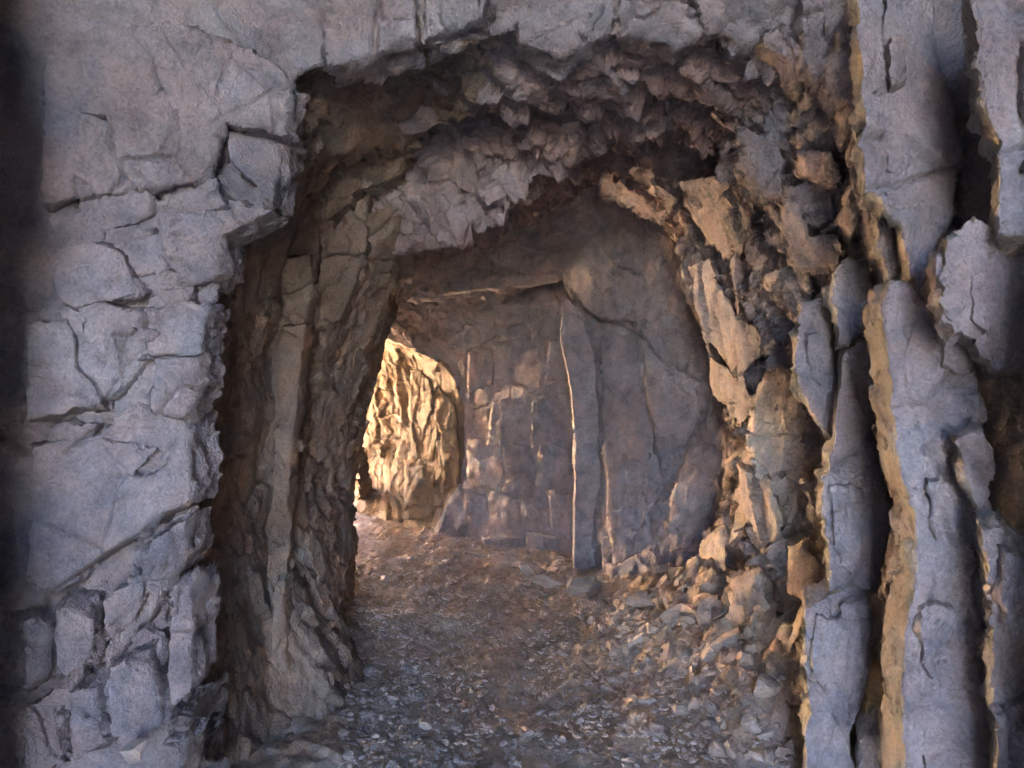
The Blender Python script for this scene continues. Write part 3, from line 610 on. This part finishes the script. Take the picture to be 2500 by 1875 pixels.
for poly, pr in [
  ([(886, 800), (938, 792), (958, 900), (932, 1000), (888, 985)], .04),
  ([(880, 1012), (938, 1005), (934, 1120), (876, 1122)], .05),
  ([(945, 835), (985, 880), (990, 1030), (955, 1060), (940, 960)], .05),
  ([(775, 960), (788, 990), (806, 1080), (776, 1080)], .06)]:
    slab('rock_block', poly, wall_exit, pr, .12, rough=.10, step=5, mat=M_OCHRE)
# ------------------------------------------------------------------ flakes: broken plates sticking out of the rough zones
def flake_mesh(seed):
    r = random.Random(seed); n = r.randint(6, 9)
    an = sorted((i+r.uniform(-.35, .35))/n*2*math.pi for i in range(n))
    el = r.uniform(.45, .8); ring = [(math.cos(a)*r.uniform(.75, 1.1), math.sin(a)*el*r.uniform(.75, 1.1)) for a in an]
    V, Fc = [], []
    tx, ty = r.uniform(-.12, .12), r.uniform(-.12, .12)
    for s, z in ((1.06, -.5), (1.0, .05), (.93, .12), (.6, .16)):
        for (x, y) in ring:
            V.append((x*s+r.uniform(-.03, .03), y*s+r.uniform(-.03, .03), z+tx*x+ty*y+r.uniform(-.02, .02)))
    V.append((r.uniform(-.1, .1), r.uniform(-.1, .1), .17))
    for k in range(3):
        for i in range(n):
            j = (i+1) % n; a, b, c, d = k*n+i, k*n+j, (k+1)*n+j, (k+1)*n+i
            Fc += [(a, b, c), (a, c, d)]
    for i in range(n): Fc.append((3*n+i, 3*n+(i+1) % n, 4*n))
    me = bpy.data.meshes.new('flake'); me.from_pydata(V, [], Fc); me.materials.append(M_ROCK); return me
FLK = [flake_mesh(i) for i in range(14)]
FLT = [m.copy() for m in FLK]
for m in FLT: m.materials.clear(); m.materials.append(M_TAN)
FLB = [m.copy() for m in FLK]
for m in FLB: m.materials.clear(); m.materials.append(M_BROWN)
FLM = [m.copy() for m in FLK]
for m in FLM: m.materials.clear(); m.materials.append(M_MAUVE)
FLO = [m.copy() for m in FLK]
for m in FLO: m.materials.clear(); m.materials.append(M_OCHRE)
frng = random.Random(21)
def scatter_flakes(parent, ring0, ring1, c0, c1, count, smin, smax, meshes, name='flake', need=.3):
    r0, r1, k0, k1 = ring_row[ring0], ring_row[ring1], cols_idx[c0], cols_idx[c1]
    made = 0; tries = 0
    while made < count and tries < count*40:
        tries += 1
        i, j = frng.randint(r0, r1-1), frng.randint(k0, k1-1)
        if GRr[i, j] < need: continue
        p = GPd[i, j]; nrm = Vector(NRM[i, j]); s = smin+(smax-smin)*frng.random()**2.2
        if nrm.length < .5: continue
        nrm = (nrm+Vector((frng.gauss(0, .22), frng.gauss(0, .22)-.15, frng.gauss(0, .22)))).normalized()
        up = Vector((.55, .15, .8)); up = (up-nrm*up.dot(nrm)); up = (up+Vector((frng.gauss(0, .35), frng.gauss(0, .35), frng.gauss(0, .35)))); up = (up-nrm*up.dot(nrm)).normalized()
        o = bpy.data.objects.new(name, frng.choice(meshes)); C.objects.link(o); o.parent = parent
        R = Matrix((up, nrm.cross(up), nrm)).transposed().to_4x4()
        sc = Matrix.Diagonal((s, s*frng.uniform(.6, 1.1), s*frng.uniform(.22, .5), 1))
        o.matrix_world = Matrix.Translation(Vector(p)-nrm*s*.05) @ R @ sc
        made += 1
scatter_flakes(ceiling, 7, 13, 5, 11, 170, .03, .10, FLM)
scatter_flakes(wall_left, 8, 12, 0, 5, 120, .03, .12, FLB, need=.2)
scatter_flakes(wall_right, 6, 12, 11, 14, 130, .03, .13, FLK, need=.2)
scatter_flakes(wall_right, 8, 12, 14, 16, 150, .03, .12, FLT, need=.2)
scatter_flakes(wall_exit, 16, 18, 8, 16, 16, .04, .12, FLO, name='flake', need=.02)

# ------------------------------------------------------------------ loose stones and gravel on the path
def stone_mesh(seed, sub=1):
    r = random.Random(seed); bm = bmesh.new(); bmesh.ops.create_icosphere(bm, subdivisions=sub, radius=1)
    planes = [(Vector((r.gauss(0, 1), r.gauss(0, 1), r.gauss(0, 1))).normalized(), r.uniform(.38, .8)) for _ in range(11)]
    for v in bm.verts:
        for n_, d_ in planes:
            k = v.co.dot(n_)
            if k > d_: v.co -= n_*(k-d_)
        v.co += Vector((r.uniform(-.04, .04), r.uniform(-.04, .04), r.uniform(-.04, .04)))
    me = bpy.data.meshes.new('stone'); bm.to_mesh(me); bm.free(); me.materials.append(M_STONE); return me
STM = [stone_mesh(i+100, 2) for i in range(12)]
GRM = [stone_mesh(i+300, 1) for i in range(10)]
RUB = [stone_mesh(i+500, 2) for i in range(12)]
for m in RUB: m.materials.clear(); m.materials.append(M_TAN)
FLT2 = [stone_mesh(i+700, 2) for i in range(8)]
for m in FLT2: m.materials.clear(); m.materials.append(M_TAN)
srng = random.Random(3)
def ground_at(x, y):
    i = int(np.clip(np.searchsorted(ys, y), 1, len(ys)-1)); j = int(np.clip((x-xs[0])/sx, 1, len(xs)-2))
    return float(PF[i*len(xs)+j, 2])
def stone_spot(r, power=1.0):
    while True:
        y = 2.9+5.4*r.random()**1.6; l, rr = interp_line(y, LB)+.05, interp_line(y, RB_)+.05
        t = r.random(); x = l+(rr-l)*t
        # a worn middle line with fewer stones
        w = abs(t-.55-.1*math.sin(y*1.3)); keep = .25+min(1, w*3)
        if y > 6.5: keep *= .6
        if r.random() < keep: return x, y, t
SG = 'loose stones on the tunnel path'
STN = []
for i in range(290):
    x, y, t = stone_spot(srng); s = .014+.034*srng.random()**2.4
    if t > .8: s *= 1.25
    o = bpy.data.objects.new('stone', STM[i % 12]); C.objects.link(o)
    k = srng.uniform(.45, .8)
    o.scale = (s*srng.uniform(.9, 1.5), s, s*k); o.rotation_euler = (srng.gauss(0, .2), srng.gauss(0, .2), srng.uniform(0, 6.3))
    o.location = (x, y, ground_at(x, y)+s*k*.5)
    STN.append((s, x, y, t, o))
ORD = ['largest', 'second largest', 'third largest', 'fourth largest', 'fifth largest']
def zone(y, t):
    side = 'beside the dark pillar wall' if t < .33 else ('in the middle of the path' if t < .72 else 'along the slab wall')
    return ('nearest the viewer' if y < 4.0 else 'half way along' if y < 5.6 else 'far along'), side
seen = {}
for s, x, y, t, o in sorted(STN, key=lambda q: -q[0]):
    z = zone(y, t); n = seen.get(z, 0); seen[z] = n+1
    if n < 5: tag(o, '%s loose angular stone %s, %s' % (ORD[n], z[1], z[0]), 'stone', SG)
    else: tag(o, 'small stone in the gravel %s, %s' % (z[1], z[0]), 'stone', SG)
# chunks of the rubble bank: top-level stones, larger, piled against the wall of slabs
RBL = []
RG = 'rubble chunks piled against the tan wall'
for i in range(220):
    y = 2.85+2.3*srng.random(); r_ = float(interp_line(y, RB_)); x = r_+.12-.42*srng.random()**1.3
    s = .018+.045*srng.random()**2.2
    o = bpy.data.objects.new('rubble_chunk', RUB[i % 12]); C.objects.link(o); k = srng.uniform(.55, .95)
    o.scale = (s*srng.uniform(.8, 1.4), s, s*k); o.rotation_euler = (srng.gauss(0, .5), srng.gauss(0, .5), srng.uniform(0, 6.3))
    o.location = (x, y, ground_at(x, y)+s*k*.3)
    RBL.append((s, y, o))
seen = {}
for s, y, o in sorted(RBL, key=lambda q: -q[0]):
    z = 'nearest the big upright slab' if y < 3.4 else 'below the tan broken wall' if y < 4.3 else 'below the grey panel wall'
    n = seen.get(z, 0); seen[z] = n+1
    if n < 5: tag(o, '%s chunk in the rubble bank, %s' % (ORD[n], z), 'rubble', RG)
    else: tag(o, 'small tan chunk in the rubble bank, %s' % z, 'rubble', RG)
# shards of the rubble bank, set into it
for i in range(170):
    y = 2.95+2.0*srng.random(); r_ = float(interp_line(y, RB_)); x = r_+.22-.40*srng.random(); s = .03+.09*srng.random()**1.8
    z = ground_at(x, y); nx = -(ground_at(x+.05, y)-ground_at(x-.05, y))/.1; ny = -(ground_at(x, y+.05)-ground_at(x, y-.05))/.1
    nrm = (Vector((nx, ny, 1)).normalized()+Vector((srng.gauss(-.15, .3), srng.gauss(0, .3), srng.gauss(0, .2)))).normalized()
    up = Vector((srng.gauss(0, 1), srng.gauss(0, 1), srng.gauss(0, 1))); up = (up-nrm*up.dot(nrm)).normalized()
    o = bpy.data.objects.new('rock_shard', srng.choice(FLT)); C.objects.link(o); o.parent = path
    o.matrix_world = Matrix.Translation((x, y, z)) @ Matrix((up, nrm.cross(up), nrm)).transposed().to_4x4() @ Matrix.Diagonal((s, s*srng.uniform(.6, 1), s*srng.uniform(.4, .9), 1))
# flat broken slabs along the foot of the back wall and the rubble bank
FLATS = [(1035, 1200, .20, .10, .030, .3, 'leftmost flat pale slab at the foot of the back wall'), (1100, 1222, .22, .11, .035, .1, 'long flat pale slab lying below the grey back wall'),
 (1148, 1246, .17, .12, .05, .5, 'thick pale slab leaning at the foot of the upright rib'), (1190, 1268, .20, .12, .06, -.2, 'wide stepped slab right before the foot of the upright rib'),
 (1262, 1300, .15, .12, .07, .4, 'blocky grey slab beside the foot of the grey ribbed wall'), (1400, 1400, .16, .09, .035, .2, 'thin flat slab at the far end of the rubble bank'),
 (1470, 1452, .17, .10, .04, -.1, 'flat cream slab at the near edge of the rubble bank'), (1545, 1500, .14, .10, .06, .6, 'squarish tan slab resting on the rubble bank')]
for i, (u, v, a, b, c, rz, lb) in enumerate(FLATS):
    d = CAMZ*F/(v-CY); x = (u-CX)/F*d
    o = bpy.data.objects.new('flat_rock', FLT2[i]); C.objects.link(o)
    o.scale = (a, b, c*1.6); o.rotation_euler = (srng.gauss(0, .08), srng.gauss(0, .08), rz); o.location = (x, d, ground_at(x, d)+c*.35)
    tag(o, lb, 'rock')
o = bpy.data.objects.new('lodged_rock', STM[3]); C.objects.link(o); o.scale = (.065, .05, .032); o.rotation_euler = (.2, -.15, .4); o.location = px(285, 1618, 2.22)
tag(o, 'pale angular rock lodged low on the broad face beside the arch', 'rock')
# gravel: one mass
gV, gF, off = [], [], 0
gm = []
for m in GRM:
    v = np.empty(len(m.vertices)*3, np.float32); m.vertices.foreach_get('co', v); gm.append((v.reshape(-1, 3), np.array([p.vertices[:] for p in m.polygons])))
for i in range(11000):
    x, y, t = stone_spot(srng); s = .005+.017*srng.random()**2.4
    v, f = gm[i % 10]; a = srng.uniform(0, 6.3); ca, sa = math.cos(a), math.sin(a)
    w = v*np.array([s*srng.uniform(.9, 1.5), s, s*srng.uniform(.5, .9)])
    w = np.stack([w[:, 0]*ca-w[:, 1]*sa+x, w[:, 0]*sa+w[:, 1]*ca+y, w[:, 2]+ground_at(x, y)+s*.42], 1)
    gV.append(w); gF.append(f+off); off += len(v)
gravel = mesh_np('gravel', np.concatenate(gV), np.concatenate(gF), M_STONE, smooth=False)
tag(gravel, 'fine brown gravel strewn over the dirt path', 'gravel', kind='stuff')
